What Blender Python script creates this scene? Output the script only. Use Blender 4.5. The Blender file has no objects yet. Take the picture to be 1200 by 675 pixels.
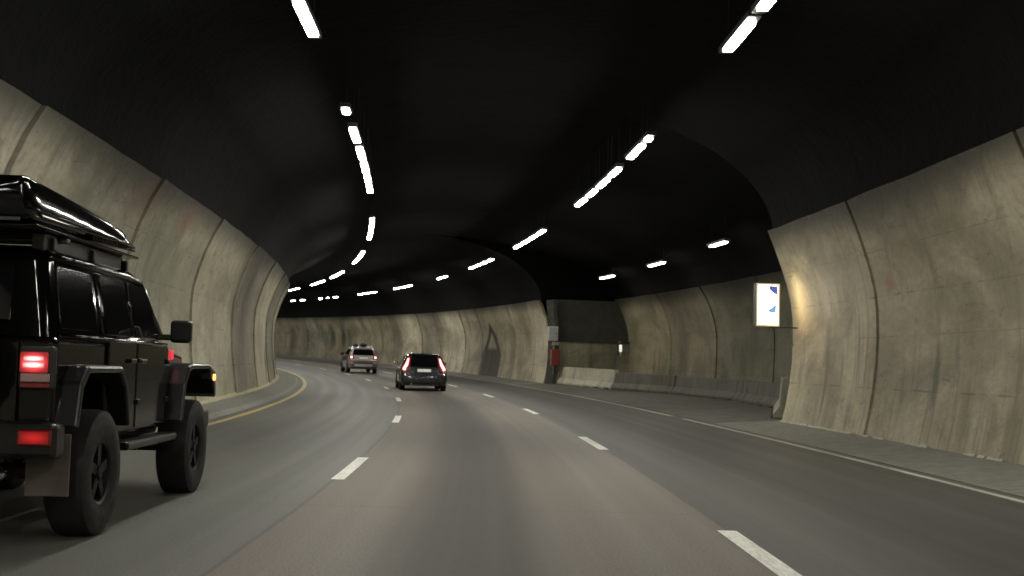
import bpy, bmesh, math, random
from math import sin, cos, pi, sqrt, radians
from mathutils import Vector, Matrix
random.seed(7)
SC = bpy.context.scene
COL = SC.collection

# ------------------------------------------------------------------ camera
CAM_H, CAM_D = 1.2031, 1.6788
PITCH, ROLL, YAW, FPX = 0.0672209, 0.0261313, -0.0097158, 1432.287
fw = Vector((sin(YAW) * cos(PITCH), cos(YAW) * cos(PITCH), sin(PITCH)))
rt = Vector((cos(YAW), -sin(YAW), 0))
up = rt.cross(fw)
xc = rt * cos(ROLL) + up * sin(ROLL)
yc = -rt * sin(ROLL) + up * cos(ROLL)
cam_data = bpy.data.cameras.new('camera')
cam = bpy.data.objects.new('camera', cam_data); COL.objects.link(cam)
cam.matrix_world = Matrix(((xc.x, yc.x, -fw.x, CAM_D), (xc.y, yc.y, -fw.y, 0.0), (xc.z, yc.z, -fw.z, CAM_H), (0, 0, 0, 1)))
cam_data.sensor_width = 36.0
cam_data.lens = FPX / 1200 * 36
cam_data.clip_start = 0.05
cam_data.clip_end = 2000
SC.camera = cam
cam_data.dof.use_dof = True; cam_data.dof.focus_distance = 9.0; cam_data.dof.aperture_fstop = 5.0

# ------------------------------------------------------------------ world, exposure (a closed tunnel lit only by its lamps)
w = bpy.data.worlds.new('World'); SC.world = w; w.use_nodes = True
w.node_tree.nodes['Background'].inputs[0].default_value = (0.6, 0.7, 1, 1)
w.node_tree.nodes['Background'].inputs[1].default_value = 0.0
SC.view_settings.view_transform = 'Standard'
SC.view_settings.look = 'None'
SC.view_settings.exposure = 0.22
SC.view_settings.gamma = 1.0
SC.cycles.use_denoising = True
SC.cycles.max_bounces = 6
SC.cycles.diffuse_bounces = 3
SC.cycles.sample_clamp_indirect = 6
LAMP_POWER = 80.0      # radiance of a fluorescent diffuser

# ------------------------------------------------------------------ the road's line: arc length s, offset d (right +), height z
K0, K1, K2 = -0.00263143, -3.480052e-05, 2.3984563e-07
G2, G3 = 0.00016, -3.4862e-07
W1, W2, W3 = 3.348, 3.614, 3.313
S_MIN, S_MAX, STEP = -60, 230, 0.5
_tab = {}
def _build():
    th, x, y = -.0013, -.0013, 1.0
    _tab[0] = (x, y, 0.0, th)
    n = int(S_MAX / STEP) + 4
    for i in range(1, n):
        s = (i - .5) * STEP; ss = min(s, 130)
        k = K0 + K1 * ss + K2 * ss * ss
        t0 = th; th += k * STEP; tm = (t0 + th) / 2
        x += sin(tm) * STEP; y += cos(tm) * STEP
        S = i * STEP
        if S <= 130: z = G2 * S * S + G3 * S ** 3
        else: z = G2 * 16900 + G3 * 130 ** 3 + (S - 130) * (2 * G2 * 130 + 3 * G3 * 16900)
        _tab[i] = (x, y, z, th)
    th, x, y = -.0013, -.0013, 1.0
    for i in range(1, int(-S_MIN / STEP) + 4):
        t0 = th; th -= K0 * STEP; tm = (t0 + th) / 2
        x -= sin(tm) * STEP; y -= cos(tm) * STEP
        _tab[-i] = (x, y, 0.0, th)
_build()
def frame(s):
    f = s / STEP; i = math.floor(f); t = f - i
    a, b = _tab[i], _tab[i + 1]
    return tuple(a[k] + (b[k] - a[k]) * t for k in range(4))
def P(s, d, z):
    x, y, zz, th = frame(s)
    return Vector((x + d * cos(th), y - d * sin(th), zz + z))

# ------------------------------------------------------------------ materials
def N(nt, t, **k):
    n = nt.nodes.new(t)
    for a, b in k.items(): setattr(n, a, b)
    return n
def L(nt, a, b): nt.links.new(a, b)
def new_mat(name):
    m = bpy.data.materials.new(name); m.use_nodes = True
    return m, m.node_tree, m.node_tree.nodes['Principled BSDF']
def mth(nt, op, a, b=None, c=None, clamp=False):
    n = N(nt, 'ShaderNodeMath', operation=op); n.use_clamp = clamp
    for i, v in enumerate((a, b, c)):
        if v is None: continue
        if isinstance(v, (int, float)): n.inputs[i].default_value = v
        else: L(nt, v, n.inputs[i])
    return n.outputs[0]
def mixc(nt, f, a, b, mode='MIX'):
    n = N(nt, 'ShaderNodeMix', data_type='RGBA', blend_type=mode)
    for sock, v in ((n.inputs[0], f), (n.inputs[6], a), (n.inputs[7], b)):
        if isinstance(v, (int, float)): sock.default_value = v
        elif isinstance(v, tuple): sock.default_value = v + (1,) if len(v) == 3 else v
        else: L(nt, v, sock)
    return n.outputs[2]
def noise(nt, vec, sc, detail=3, rough=.55, dist=0):
    n = N(nt, 'ShaderNodeTexNoise'); n.inputs['Scale'].default_value = sc
    n.inputs['Detail'].default_value = detail; n.inputs['Roughness'].default_value = rough
    n.inputs['Distortion'].default_value = dist
    L(nt, vec, n.inputs['Vector']); return n.outputs[0]
def mapping(nt, vec, sc, loc=(0, 0, 0)):
    n = N(nt, 'ShaderNodeMapping'); n.inputs['Scale'].default_value = sc; n.inputs['Location'].default_value = loc
    L(nt, vec, n.inputs[0]); return n.outputs[0]
def ramp(nt, v, lo, hi, a=0., b=1.):
    n = N(nt, 'ShaderNodeMapRange', interpolation_type='SMOOTHSTEP')
    n.inputs[1].default_value = lo; n.inputs[2].default_value = hi
    n.inputs[3].default_value = a; n.inputs[4].default_value = b
    L(nt, v, n.inputs[0]); return n.outputs[0]
def bump(nt, h, bs, strength=.3, dist=.01):
    n = N(nt, 'ShaderNodeBump'); n.inputs['Strength'].default_value = strength; n.inputs['Distance'].default_value = dist
    L(nt, h, n.inputs['Height']); L(nt, n.outputs[0], bs.inputs['Normal'])

def plain(name, col, rough=.5, metal=0., spec=.5, coat=0., vary=.15, scale=6, bmp=0.):
    m, nt, bs = new_mat(name)
    tc = N(nt, 'ShaderNodeTexCoord').outputs['Object']
    n = noise(nt, tc, scale, 4)
    dark = tuple(c * (1 - vary) for c in col); light = tuple(min(1, c * (1 + vary)) for c in col)
    L(nt, mixc(nt, n, dark, light), bs.inputs['Base Color'])
    L(nt, ramp(nt, noise(nt, tc, scale * 2.3, 3), .2, .8, max(.02, rough * .8), min(1, rough * 1.2)), bs.inputs['Roughness'])
    bs.inputs['Metallic'].default_value = metal
    bs.inputs['Specular IOR Level'].default_value = spec
    bs.inputs['Coat Weight'].default_value = coat
    bs.inputs['Coat Roughness'].default_value = .04
    if bmp: bump(nt, noise(nt, tc, scale * 8, 3), bs, bmp, .004)
    return m
def emis(name, col, strength, base=(.8, .8, .8)):
    m, nt, bs = new_mat(name)
    bs.inputs['Base Color'].default_value = base + (1,)
    bs.inputs['Emission Color'].default_value = col + (1,)
    bs.inputs['Emission Strength'].default_value = strength
    bs.inputs['Roughness'].default_value = .3
    return m

def lens_glow(name, col, strength, base, edge=.12, p=1.0):
    m = emis(name, col, strength, base); nt = m.node_tree; bs = nt.nodes['Principled BSDF']
    g = mapping(nt, N(nt, 'ShaderNodeTexCoord').outputs['Generated'], (2, 0, 2), (-1, 0, -1))
    ln = N(nt, 'ShaderNodeVectorMath', operation='LENGTH'); L(nt, g, ln.inputs[0])
    L(nt, mth(nt, 'MULTIPLY', ramp(nt, ln.outputs['Value'], .1, 1.25, 1, edge), strength), bs.inputs['Emission Strength'])
    return m

def concrete(name, a=(.50, .456, .355), b=(.26, .237, .18), stains_refl=(), tri=None):
    """wall concrete; uv = (metres along the road, metres above the road)"""
    m, nt, bs = new_mat(name)
    uv = N(nt, 'ShaderNodeUVMap').outputs[0]
    sep = N(nt, 'ShaderNodeSeparateXYZ'); L(nt, uv, sep.inputs[0]); U, V = sep.outputs[0], sep.outputs[1]
    big = noise(nt, mapping(nt, uv, (.35, .55, 1)), 1.0, 4, .6, .6)
    c = mixc(nt, ramp(nt, big, .36, .66), a, b)
    # reddish and greenish tints of old formwork concrete
    t = noise(nt, mapping(nt, uv, (.5, .7, 1), (7, 3, 0)), 1.0, 3, .5)
    c = mixc(nt, ramp(nt, t, .54, .75, 0, .45), c, (.34, .26, .20))
    t = noise(nt, mapping(nt, uv, (.8, .35, 1), (17, 9, 0)), 1.0, 3, .5)
    c = mixc(nt, ramp(nt, t, .55, .75, 0, .45), c, (.22, .25, .17))
    # running water streaks
    st = noise(nt, mapping(nt, uv, (2.6, .22, 1)), 1.0, 6, .68, .25)
    low = ramp(nt, V, 0.2, 3.6, .9, .45)
    c = mixc(nt, mth(nt, 'MULTIPLY', ramp(nt, st, .50, .68), low), c, (.105, .098, .07))
    st2 = noise(nt, mapping(nt, uv, (7, .3, 1), (3, 0, 0)), 1.0, 4, .6)
    c = mixc(nt, mth(nt, 'MULTIPLY', ramp(nt, st2, .5, .7), ramp(nt, V, .3, 2.0, .7, .15)), c, (.15, .14, .10))
    # pale lime near the foot
    st3 = noise(nt, mapping(nt, uv, (1.8, .25, 1), (31, 0, 0)), 1.0, 4, .6)
    c = mixc(nt, mth(nt, 'MULTIPLY', ramp(nt, st3, .42, .62), ramp(nt, V, .5, 1.15, .75, 0)), c, (.47, .45, .34))
    # horizontal formwork lines, broken up
    warp = noise(nt, mapping(nt, uv, (.6, .6, 1)), 1.0, 2)
    for h, wd, k in ((.98, .022, .6), (1.92, .014, .4), (2.66, .022, .55), (3.45, .014, .4)):
        dlt = mth(nt, 'ABSOLUTE', mth(nt, 'SUBTRACT', mth(nt, 'ADD', V, mth(nt, 'MULTIPLY', warp, .04)), h + .02))
        ln = ramp(nt, dlt, wd * .4, wd, k, 0)
        brk = ramp(nt, noise(nt, mapping(nt, uv, (1.1, 3, 1), (h * 5, 0, 0)), 1.0, 4), .42, .6)
        c = mixc(nt, mth(nt, 'MULTIPLY', ln, brk), c, (.10, .09, .07))
    # fine mottling and pock marks
    fine = noise(nt, mapping(nt, uv, (6, 9, 1)), 1.0, 6, .7)
    c = mixc(nt, ramp(nt, fine, .25, .8, 0, .45), c, (.20, .185, .135))
    spots = noise(nt, mapping(nt, uv, (5, 11, 1), (2, 5, 0)), 1.0, 3, .6)
    c = mixc(nt, mth(nt, 'MULTIPLY', ramp(nt, spots, .66, .74), .5), c, (.08, .075, .055))
    sm = noise(nt, mapping(nt, uv, (.9, 1.3, 1), (11, 4, 0)), 1.0, 7, .75, .8)
    c = mixc(nt, ramp(nt, sm, .52, .68, 0, .5), c, (.13, .11, .085))
    sm2 = noise(nt, mapping(nt, uv, (1.6, 3.4, 1), (5, 14, 0)), 1.0, 7, .8, .5)
    c = mixc(nt, mth(nt, 'MULTIPLY', ramp(nt, sm2, .58, .66), ramp(nt, big, .4, .6)), c, (.15, .13, .10))
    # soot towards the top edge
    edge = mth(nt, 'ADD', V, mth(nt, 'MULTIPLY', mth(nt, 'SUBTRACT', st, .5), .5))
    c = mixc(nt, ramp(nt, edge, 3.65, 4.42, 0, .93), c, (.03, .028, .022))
    wob = mth(nt, 'MULTIPLY', mth(nt, 'SUBTRACT', noise(nt, mapping(nt, uv, (3, 3, 1)), 1.0, 4, .7), .5), .9)
    for (s0, h0, rs, rh, k, col) in stains_refl:
        du = mth(nt, 'DIVIDE', mth(nt, 'SUBTRACT', U, s0), rs); dv = mth(nt, 'DIVIDE', mth(nt, 'SUBTRACT', V, h0), rh)
        r = mth(nt, 'SQRT', mth(nt, 'ADD', mth(nt, 'MULTIPLY', du, du), mth(nt, 'MULTIPLY', dv, dv)))
        r = mth(nt, 'ADD', r, wob)
        c = mixc(nt, ramp(nt, r, .15, 1.2, k, 0), c, col)
    if tri:
        s0, top, hw = tri
        t = mth(nt, 'SUBTRACT', top, V)
        du = mth(nt, 'ABSOLUTE', mth(nt, 'SUBTRACT', U, s0))
        du = mth(nt, 'ADD', du, mth(nt, 'MULTIPLY', wob, .22))
        lim = mth(nt, 'MINIMUM', mth(nt, 'MULTIPLY', t, hw / 2.0), hw)
        body = mth(nt, 'MULTIPLY', ramp(nt, mth(nt, 'SUBTRACT', lim, du), -.1, .15), ramp(nt, t, -.02, .12))
        hole = mth(nt, 'MULTIPLY', ramp(nt, mth(nt, 'SUBTRACT', mth(nt, 'SUBTRACT', lim, du), .65), 0, .3), ramp(nt, V, 1.65, 1.95))
        k = mth(nt, 'MULTIPLY', body, mth(nt, 'SUBTRACT', 1, hole))
        c = mixc(nt, mth(nt, 'MULTIPLY', k, .97), c, (.045, .032, .027))
    # each cast panel its own tone
    oi = N(nt, 'ShaderNodeObjectInfo')
    c = mixc(nt, 1.0, c, oi.outputs['Color'], 'MULTIPLY')
    L(nt, c, bs.inputs['Base Color'])
    L(nt, ramp(nt, st, .3, .7, .75, .5), bs.inputs['Roughness'])
    bs.inputs['Specular IOR Level'].default_value = .35
    h = mth(nt, 'ADD', fine, mth(nt, 'MULTIPLY', big, 2.5))
    bump(nt, h, bs, .5, .02)
    return m

STAINS_REFL_R = [(23.74, .80, .10, .55, .7, (.08, .085, .06)), (18.27, 1.20, .16, .62, .8, (.07, .085, .055)), (17.0, .55, .28, .75, .55, (.12, .10, .07)),
            (20.2, 2.85, .35, .25, .5, (.38, .15, .11)), (18.9, 3.4, 1.6, .55, .35, (.13, .11, .08)), (21.0, 2.2, .10, 2.6, .5, (.06, .055, .04)),  # reddish spot: a red reflection painted onto the concrete
            (24.6, 3.9, .9, .35, .35, (.12, .11, .08)), (15.4, .6, .3, .6, .4, (.14, .12, .08)), (19.6, .9, .3, .5, .35, (.11, .11, .08))]
STAINS_F = [(67.9, 1.6, .9, 2.6, .4, (.16, .13, .10)), (65.6, 1.5, .8, 2.2, .35, (.15, .13, .10)), (79.3, 1.1, .9, 1.2, .45, (.13, .15, .11)), (78.6, 3.7, .5, 1.6, .5, (.12, .11, .08)),
            (92, 2, 2.2, 2.8, .4, (.15, .13, .10)), (100, 2.2, 2.4, 2.6, .45, (.13, .12, .09)), (107.5, 2.3, 1.5, 2.4, .3, (.17, .15, .1)),
            (118.4, 2.35, 1.0, 1.25, .9, (.065, .09, .065)), (122.0, 2.4, 1.1, 1.4, .9, (.065, .09, .065)), (116.3, 2.2, .6, 1.2, .5, (.10, .12, .08)), (131, 2.2, 2.6, 2.6, .45, (.13, .12, .09))]
STAINS_REFL_L = [(45.5, .95, .45, .55, .85, (.05, .05, .04)), (36.4, 2.4, 1.2, 3.2, .55, (.15, .14, .11)), (20.5, 3.9, 1.2, .5, .3, (.25, .12, .09)), (24, 4.0, 1.3, .4, .35, (.30, .13, .10)),  # the two reddish spots paint a red reflection onto the wall
            (17.5, 3.2, .35, 1.2, .35, (.16, .15, .1)), (22.2, 2.6, .2, 2.2, .4, (.15, .14, .10)), (14.4, 3.4, .10, 1.8, .4, (.1, .09, .07)), (52, 2, 1.2, 3, .3, (.16, .15, .11))]
M_WR = concrete('right_wall_concrete', stains_refl=STAINS_REFL_R)
M_WF = concrete('far_wall_concrete', (.62, .56, .41), (.31, .28, .205), stains_refl=STAINS_F, tri=(73.1, 3.45, 2.4))
M_WL = concrete('left_wall_concrete', (.50, .470, .375), (.29, .270, .21), stains_refl=STAINS_REFL_L)
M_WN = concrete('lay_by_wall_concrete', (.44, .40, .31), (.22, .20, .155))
M_BARR = concrete('barrier_concrete', (.40, .39, .33), (.28, .27, .23))

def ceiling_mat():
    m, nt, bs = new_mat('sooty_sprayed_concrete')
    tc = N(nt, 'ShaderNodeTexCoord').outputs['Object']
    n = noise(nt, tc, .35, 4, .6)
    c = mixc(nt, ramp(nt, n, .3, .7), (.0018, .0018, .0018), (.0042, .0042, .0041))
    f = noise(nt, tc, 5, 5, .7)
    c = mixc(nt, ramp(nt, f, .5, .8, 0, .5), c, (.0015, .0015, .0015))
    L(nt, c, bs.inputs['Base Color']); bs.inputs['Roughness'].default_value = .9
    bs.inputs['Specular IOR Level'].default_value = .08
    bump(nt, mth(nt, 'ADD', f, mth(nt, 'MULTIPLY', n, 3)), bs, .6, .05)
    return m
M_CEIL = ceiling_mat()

def road_mat():
    m, nt, bs = new_mat('worn_asphalt')
    uv = N(nt, 'ShaderNodeUVMap').outputs[0]
    sep = N(nt, 'ShaderNodeSeparateXYZ'); L(nt, uv, sep.inputs[0]); U, D = sep.outputs[0], sep.outputs[1]
    long_ = noise(nt, mapping(nt, uv, (.015, 2.4, 1)), 1.0, 3, .55)      # streaks along the traffic
    patch = noise(nt, mapping(nt, uv, (.05, .30, 1)), 1.0, 3, .5)
    wob = mth(nt, 'MULTIPLY', mth(nt, 'SUBTRACT', noise(nt, mapping(nt, uv, (.5, .2, 1)), 1.0, 3), .5), .06)
    Dw = mth(nt, 'ADD', D, wob)
    left = (.125, .131, .119); mid = (.180, .150, .129); right = (.090, .092, .083)  # right lane grey, darkened further to paint in light falloff
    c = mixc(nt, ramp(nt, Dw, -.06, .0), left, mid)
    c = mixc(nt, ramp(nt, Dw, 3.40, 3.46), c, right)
    c = mixc(nt, ramp(nt, Dw, 6.75, 6.95), c, (.115, .108, .09))
    c = mixc(nt, ramp(nt, patch, .35, .7, 0, .25), c, (.085, .078, .063))
    c = mixc(nt, ramp(nt, long_, .45, .75, 0, .18), c, (.19, .175, .15))
    # oil line along each lane; right-lane bands also paint in light falloff
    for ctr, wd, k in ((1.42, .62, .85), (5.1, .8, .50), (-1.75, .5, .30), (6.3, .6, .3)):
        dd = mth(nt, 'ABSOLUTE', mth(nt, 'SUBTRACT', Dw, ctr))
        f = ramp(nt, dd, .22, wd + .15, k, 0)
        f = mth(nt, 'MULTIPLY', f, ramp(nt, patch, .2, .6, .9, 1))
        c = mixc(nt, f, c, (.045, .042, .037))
    # tar seam along each lane edge
    for ctr in (3.42, -.03):
        dd = mth(nt, 'ABSOLUTE', mth(nt, 'SUBTRACT', Dw, ctr))
        c = mixc(nt, ramp(nt, dd, .008, .03, .55, 0), c, (.04, .038, .035))
    # cross joints now and then
    saw = mth(nt, 'ABSOLUTE', mth(nt, 'SUBTRACT', mth(nt, 'FRACT', mth(nt, 'MULTIPLY', mth(nt, 'ADD', U, wob), 1 / 19.)), .5))
    c = mixc(nt, ramp(nt, saw, .0005, .0022, .25, 0), c, (.05, .045, .04))
    grain = noise(nt, mapping(nt, uv, (26, 60, 1)), 1.0, 4, .75)
    c = mixc(nt, ramp(nt, grain, .35, .7, 0, .6), c, (.06, .056, .05))
    speck = noise(nt, mapping(nt, uv, (70, 110, 1)), 1.0, 2, .6)
    c = mixc(nt, ramp(nt, speck, .62, .72, 0, .5), c, (.30, .28, .25))
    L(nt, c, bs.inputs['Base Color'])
    L(nt, ramp(nt, long_, .3, .7, .60, .53), bs.inputs['Roughness'])
    bs.inputs['Specular IOR Level'].default_value = .22
    bump(nt, mth(nt, 'ADD', grain, speck), bs, .35, .006)
    return m
M_ROAD = road_mat()
def paint(name, col, wear=.5):
    m, nt, bs = new_mat(name)
    uv = N(nt, 'ShaderNodeUVMap').outputs[0]
    n = noise(nt, mapping(nt, uv, (7, 40, 1)), 1.0, 5, .75)
    n2 = noise(nt, mapping(nt, uv, (.6, 3, 1)), 1.0, 3, .6)
    f = ramp(nt, mth(nt, 'ADD', mth(nt, 'MULTIPLY', n, .6), mth(nt, 'MULTIPLY', n2, .4)), .44, .62, 0, wear)
    L(nt, mixc(nt, f, col, (.14, .13, .11)), bs.inputs['Base Color'])
    bs.inputs['Roughness'].default_value = .55
    return m
M_WHITE = paint('white_road_paint', (.80, .79, .74), .45)
M_EDGE = paint('worn_white_edge_paint', (.50, .49, .44), .75)
M_YEL = paint('yellow_road_paint', (.58, .42, .13), .55)
M_PAVE = plain('dusty_pavement', (.17, .165, .145), .8, vary=.3, scale=3, bmp=.5)
M_LIME = plain('lime_crust', (.40, .38, .31), .9, vary=.4, scale=9, bmp=.6)
M_RUB = plain('dark_rubble', (.05, .047, .04), .9, vary=.4)
M_HOUS = plain('grey_lamp_housing', (.10, .10, .10), .5, .6)
M_TRAY = plain('dark_galvanised_tray', (.02, .02, .02), .6, .3)
M_LAMP = emis('lit_fluorescent_diffuser', (1.0, .975, .86), LAMP_POWER)
M_NLAMP = emis('lit_lay_by_diffuser', (1.0, .95, .80), LAMP_POWER * .34)

# ------------------------------------------------------------------ mesh helpers
class MB:
    def __init__(self): self.v = []; self.f = []; self.uv = []; self.mi = []
    def vert(self, p, uv=(0, 0)): self.v.append(tuple(p)); self.uv.append(uv); return len(self.v) - 1
    def face(self, *ix, m=0): self.f.append(tuple(ix)); self.mi.append(m)
    def grid(self, rows, uvs=None, close=False, m=0, flip=False):
        idx = [[self.vert(p, uvs[i][j] if uvs else (0, 0)) for j, p in enumerate(r)] for i, r in enumerate(rows)]
        for i in range(len(rows) - 1):
            n = len(rows[i])
            for j in range(n if close else n - 1):
                q = (idx[i][j], idx[i][(j + 1) % n], idx[i + 1][(j + 1) % n], idx[i + 1][j])
                self.face(*(q[::-1] if flip else q), m=m)
        return idx
    def box(self, x0, x1, y0, y1, z0, z1, m=0, fn=None):
        c = [(x, y, z) for z in (z0, z1) for y in (y0, y1) for x in (x0, x1)]
        if fn: c = [fn(*p) for p in c]
        i = [self.vert(p) for p in c]
        for q in ((0, 2, 3, 1), (4, 5, 7, 6), (0, 1, 5, 4), (1, 3, 7, 5), (3, 2, 6, 7), (2, 0, 4, 6)): self.face(*[i[k] for k in q], m=m)
    def tube(self, pts, r, n=8, m=0, cap=True):
        pts = [Vector(p) for p in pts]; rows = []
        for k, p in enumerate(pts):
            t = (pts[min(k + 1, len(pts) - 1)] - pts[max(k - 1, 0)]).normalized()
            a = t.cross(Vector((0, 0, 1)));
            if a.length < .1: a = t.cross(Vector((1, 0, 0)))
            a.normalize(); b = t.cross(a)
            rows.append([p + (a * cos(2 * pi * j / n) + b * sin(2 * pi * j / n)) * r for j in range(n)])
        ix = self.grid(rows, close=True, m=m)
        if cap: self.face(*ix[0][::-1], m=m); self.face(*ix[-1], m=m)
    def lathe(self, prof, n=32, m=0, axis='x', c=(0, 0, 0)):
        rows = []
        for a, r in prof:
            row = []
            for j in range(n):
                u, v_ = r * cos(2 * pi * j / n), r * sin(2 * pi * j / n)
                p = (a, u, v_) if axis == 'x' else (u, a, v_) if axis == 'y' else (u, v_, a)
                row.append((p[0] + c[0], p[1] + c[1], p[2] + c[2]))
            rows.append(row)
        return self.grid(rows, close=True, m=m)
    def build(self, name, mats, parent=None, smooth=False, bevel=0., seg=2, recalc=True, auto=None):
        me = bpy.data.meshes.new(name); me.from_pydata(self.v, [], self.f)
        if not isinstance(mats, (list, tuple)): mats = [mats]
        for m in mats: me.materials.append(m)
        ul = me.uv_layers.new(name='UVMap')
        for p in me.polygons:
            p.material_index = self.mi[p.index]; p.use_smooth = smooth
            for li, vi in zip(p.loop_indices, p.vertices): ul.data[li].uv = self.uv[vi]
        if recalc:
            bm = bmesh.new(); bm.from_mesh(me); bmesh.ops.recalc_face_normals(bm, faces=bm.faces[:]); bm.to_mesh(me); bm.free()
        o = bpy.data.objects.new(name, me); COL.objects.link(o)
        if parent: o.parent = parent
        if bevel:
            b = o.modifiers.new('bevel', 'BEVEL'); b.width = bevel; b.segments = seg; b.limit_method = 'ANGLE'; b.angle_limit = radians(35)
            b.harden_normals = False
        if auto is not None: me.set_sharp_from_angle(angle=radians(auto))
        return o
def tag(o, label=None, cat=None, group=None, kind=None):
    if label: o['label'] = label
    if cat: o['category'] = cat
    if group: o['group'] = group
    if kind: o['kind'] = kind
    return o
def empty(name, loc, rz=0, label=None, cat=None, group=None):
    o = bpy.data.objects.new(name, None); COL.objects.link(o); o.location = loc; o.rotation_euler = (0, 0, rz)
    o.empty_display_size = .3
    return tag(o, label, cat, group)

# ------------------------------------------------------------------ the road
S0, S1 = -45, 220
NICHE0, NICHE1 = 26.25, 59.4          # the lay-by
def frange(a, b, st):
    n = max(1, int(round((b - a) / st))); return [a + (b - a) * i / n for i in range(n + 1)]
def sheet(name, mat, s_list, d_list, zf, parent=None):
    mb = MB()
    mb.grid([[P(s, d, zf(s, d)) for d in d_list] for s in s_list], [[(s, d) for d in d_list] for s in s_list])
    return mb.build(name, mat, parent)
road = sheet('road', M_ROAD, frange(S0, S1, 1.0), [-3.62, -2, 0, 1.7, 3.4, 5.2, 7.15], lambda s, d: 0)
tag(road, kind='structure')
def line(name, mat, s_list, d0, w_, parent, zz=.004, jig=0):
    return sheet(name, mat, s_list, [d0 - w_ / 2, d0, d0 + w_ / 2], lambda s, d: zz, parent)
for k in range(-3, 17):
    c = 13.3 + 12 * k
    line('lane_dash', M_WHITE, frange(c - 1.5, c + 1.5, .5), 0, .14, road)
for k in range(-3, 17):
    c = 6.85 + 12 * k
    line('lane_dash', M_WHITE, frange(c - 1.5, c + 1.6, .5), W1 + .05, .15, road)
line('yellow_edge_line', M_YEL, frange(S0, S1, 1.), -W3, .14, road)
line('white_edge_line', M_EDGE, frange(S0, 28.6, .8), 6.93, .11, road)
line('white_edge_line', M_EDGE, frange(29.9, S1, 1.), 6.95, .12, road)

# shoulders: rise gently to the foot of each wall
def shz_r(s, d):
    return .004 + max(0, (d - 7.15)) / 1.5 * .10
def shz_l(s, d):
    return .0 + max(0., min(1, (-3.62 - d) / .10)) * .09 + max(0, -3.72 - d) / .9 * .06
right_sh = sheet('right_shoulder', M_PAVE, frange(S0, NICHE0 + .4, 1.), [7.15, 7.6, 8.2, 8.95], shz_r); tag(right_sh, kind='structure')
far_sh = sheet('far_right_shoulder', M_PAVE, frange(NICHE1 - .2, S1, 1.), [7.15, 7.6, 8.2, 8.95], shz_r); tag(far_sh, kind='structure')
left_sh = sheet('left_shoulder', M_PAVE, frange(S0, S1, 1.), [-4.95, -4.3, -3.72, -3.62], shz_l); tag(left_sh, kind='structure')
lay = sheet('lay_by_pavement', plain('lay_by_asphalt', (.095, .088, .074), .75, vary=.35, scale=1.2, bmp=.4), frange(NICHE0 + .4, NICHE1 - .2, 1.), [7.15, 8.5, 10, 12, 14], lambda s, d: .004 + min(.1, max(0, (d - 7.15)) / 1.5 * .10)); tag(lay, kind='structure')

# ------------------------------------------------------------------ walls: curved cast panels with recessed joints
PR = [(.02, 8.63), (.45, 8.73), (.9, 8.81), (1.4, 8.87), (1.9, 8.89), (2.4, 8.88), (2.8, 8.83), (3.2, 8.73), (3.6, 8.60), (4.0, 8.45), (4.43, 8.27)]
PL = [(.05, -4.57), (.5, -4.64), (.9, -4.70), (1.4, -4.76), (1.9, -4.79), (2.4, -4.79), (2.8, -4.76), (3.2, -4.66), (3.6, -4.53), (4.0, -4.36), (4.37, -4.15)]
PF = [(z * .97, d) for z, d in PR]
PN = [(z, d + 4.35 + (.35 if z < 1 else 0)) for z, d in [(.05, 8.6), (.5, 8.72), (.9, 8.80), (1.4, 8.87), (1.9, 8.89), (2.4, 8.88), (2.8, 8.83), (3.2, 8.72), (3.6, 8.56), (4.0, 8.38), (4.44, 8.12)]]
PN = [(z, 12.95 - .75 * max(0, (z - 2.2) / 2.24) ** 2 - .12 * max(0, (2.0 - z) / 2) ** 2) for z, _ in PN]
def panel(parent, prof, s0, s1, sgn, mat, proud0=.0, proud1=.0, tone=(1, 1, 1), th=.16, topjag=True):
    mb = MB(); ss = frange(s0, s1, .9); rows = []; uvs = []
    back = []
    rnd = random.Random(int(s0 * 13))
    for i, s in enumerate(ss):
        f = (s - s0) / (s1 - s0); pr = proud0 + (proud1 - proud0) * f
        if i == 0 or i == len(ss) - 1:      # eased arris
            pass
        row = []; u = []; bk = []
        jz = rnd.uniform(-.015, .01) if topjag else 0
        for z, d in prof:
            zz = z + (jz if z == prof[-1][0] else 0)
            row.append(P(s, d - sgn * pr, zz)); u.append((s, zz)); bk.append(P(s, d + sgn * th, zz))
        rows.append(row); uvs.append(u); back.append(bk)
    n = len(prof)
    a = mb.grid(rows, uvs)
    b = mb.grid([[r[0] for r in rows], [r[0] for r in back]], [[u[0] for u in uvs]] * 2)
    mb.grid([[r[-1] for r in rows], [r[-1] for r in back]], [[u[-1] for u in uvs]] * 2)
    mb.grid([rows[0], back[0]], [uvs[0]] * 2); mb.grid([rows[-1], back[-1]], [uvs[-1]] * 2)
    o = mb.build('wall_panel', mat, parent, recalc=False)
    for p in o.data.polygons: p.use_smooth = p.index < (len(ss) - 1) * (n - 1)
    o.color = tuple(tone) + (1,)
    return o
def backing(parent, prof, s0, s1, sgn, off=.09):
    mb = MB(); mb.grid([[P(s, d + sgn * off, z) for z, d in prof] for s in frange(s0, s1, 1.)])
    return mb.build('joint_backing', M_JOINT, parent, smooth=True)
M_JOINT = plain('dark_joint_filler', (.035, .030, .024), .9, vary=.3)

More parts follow.
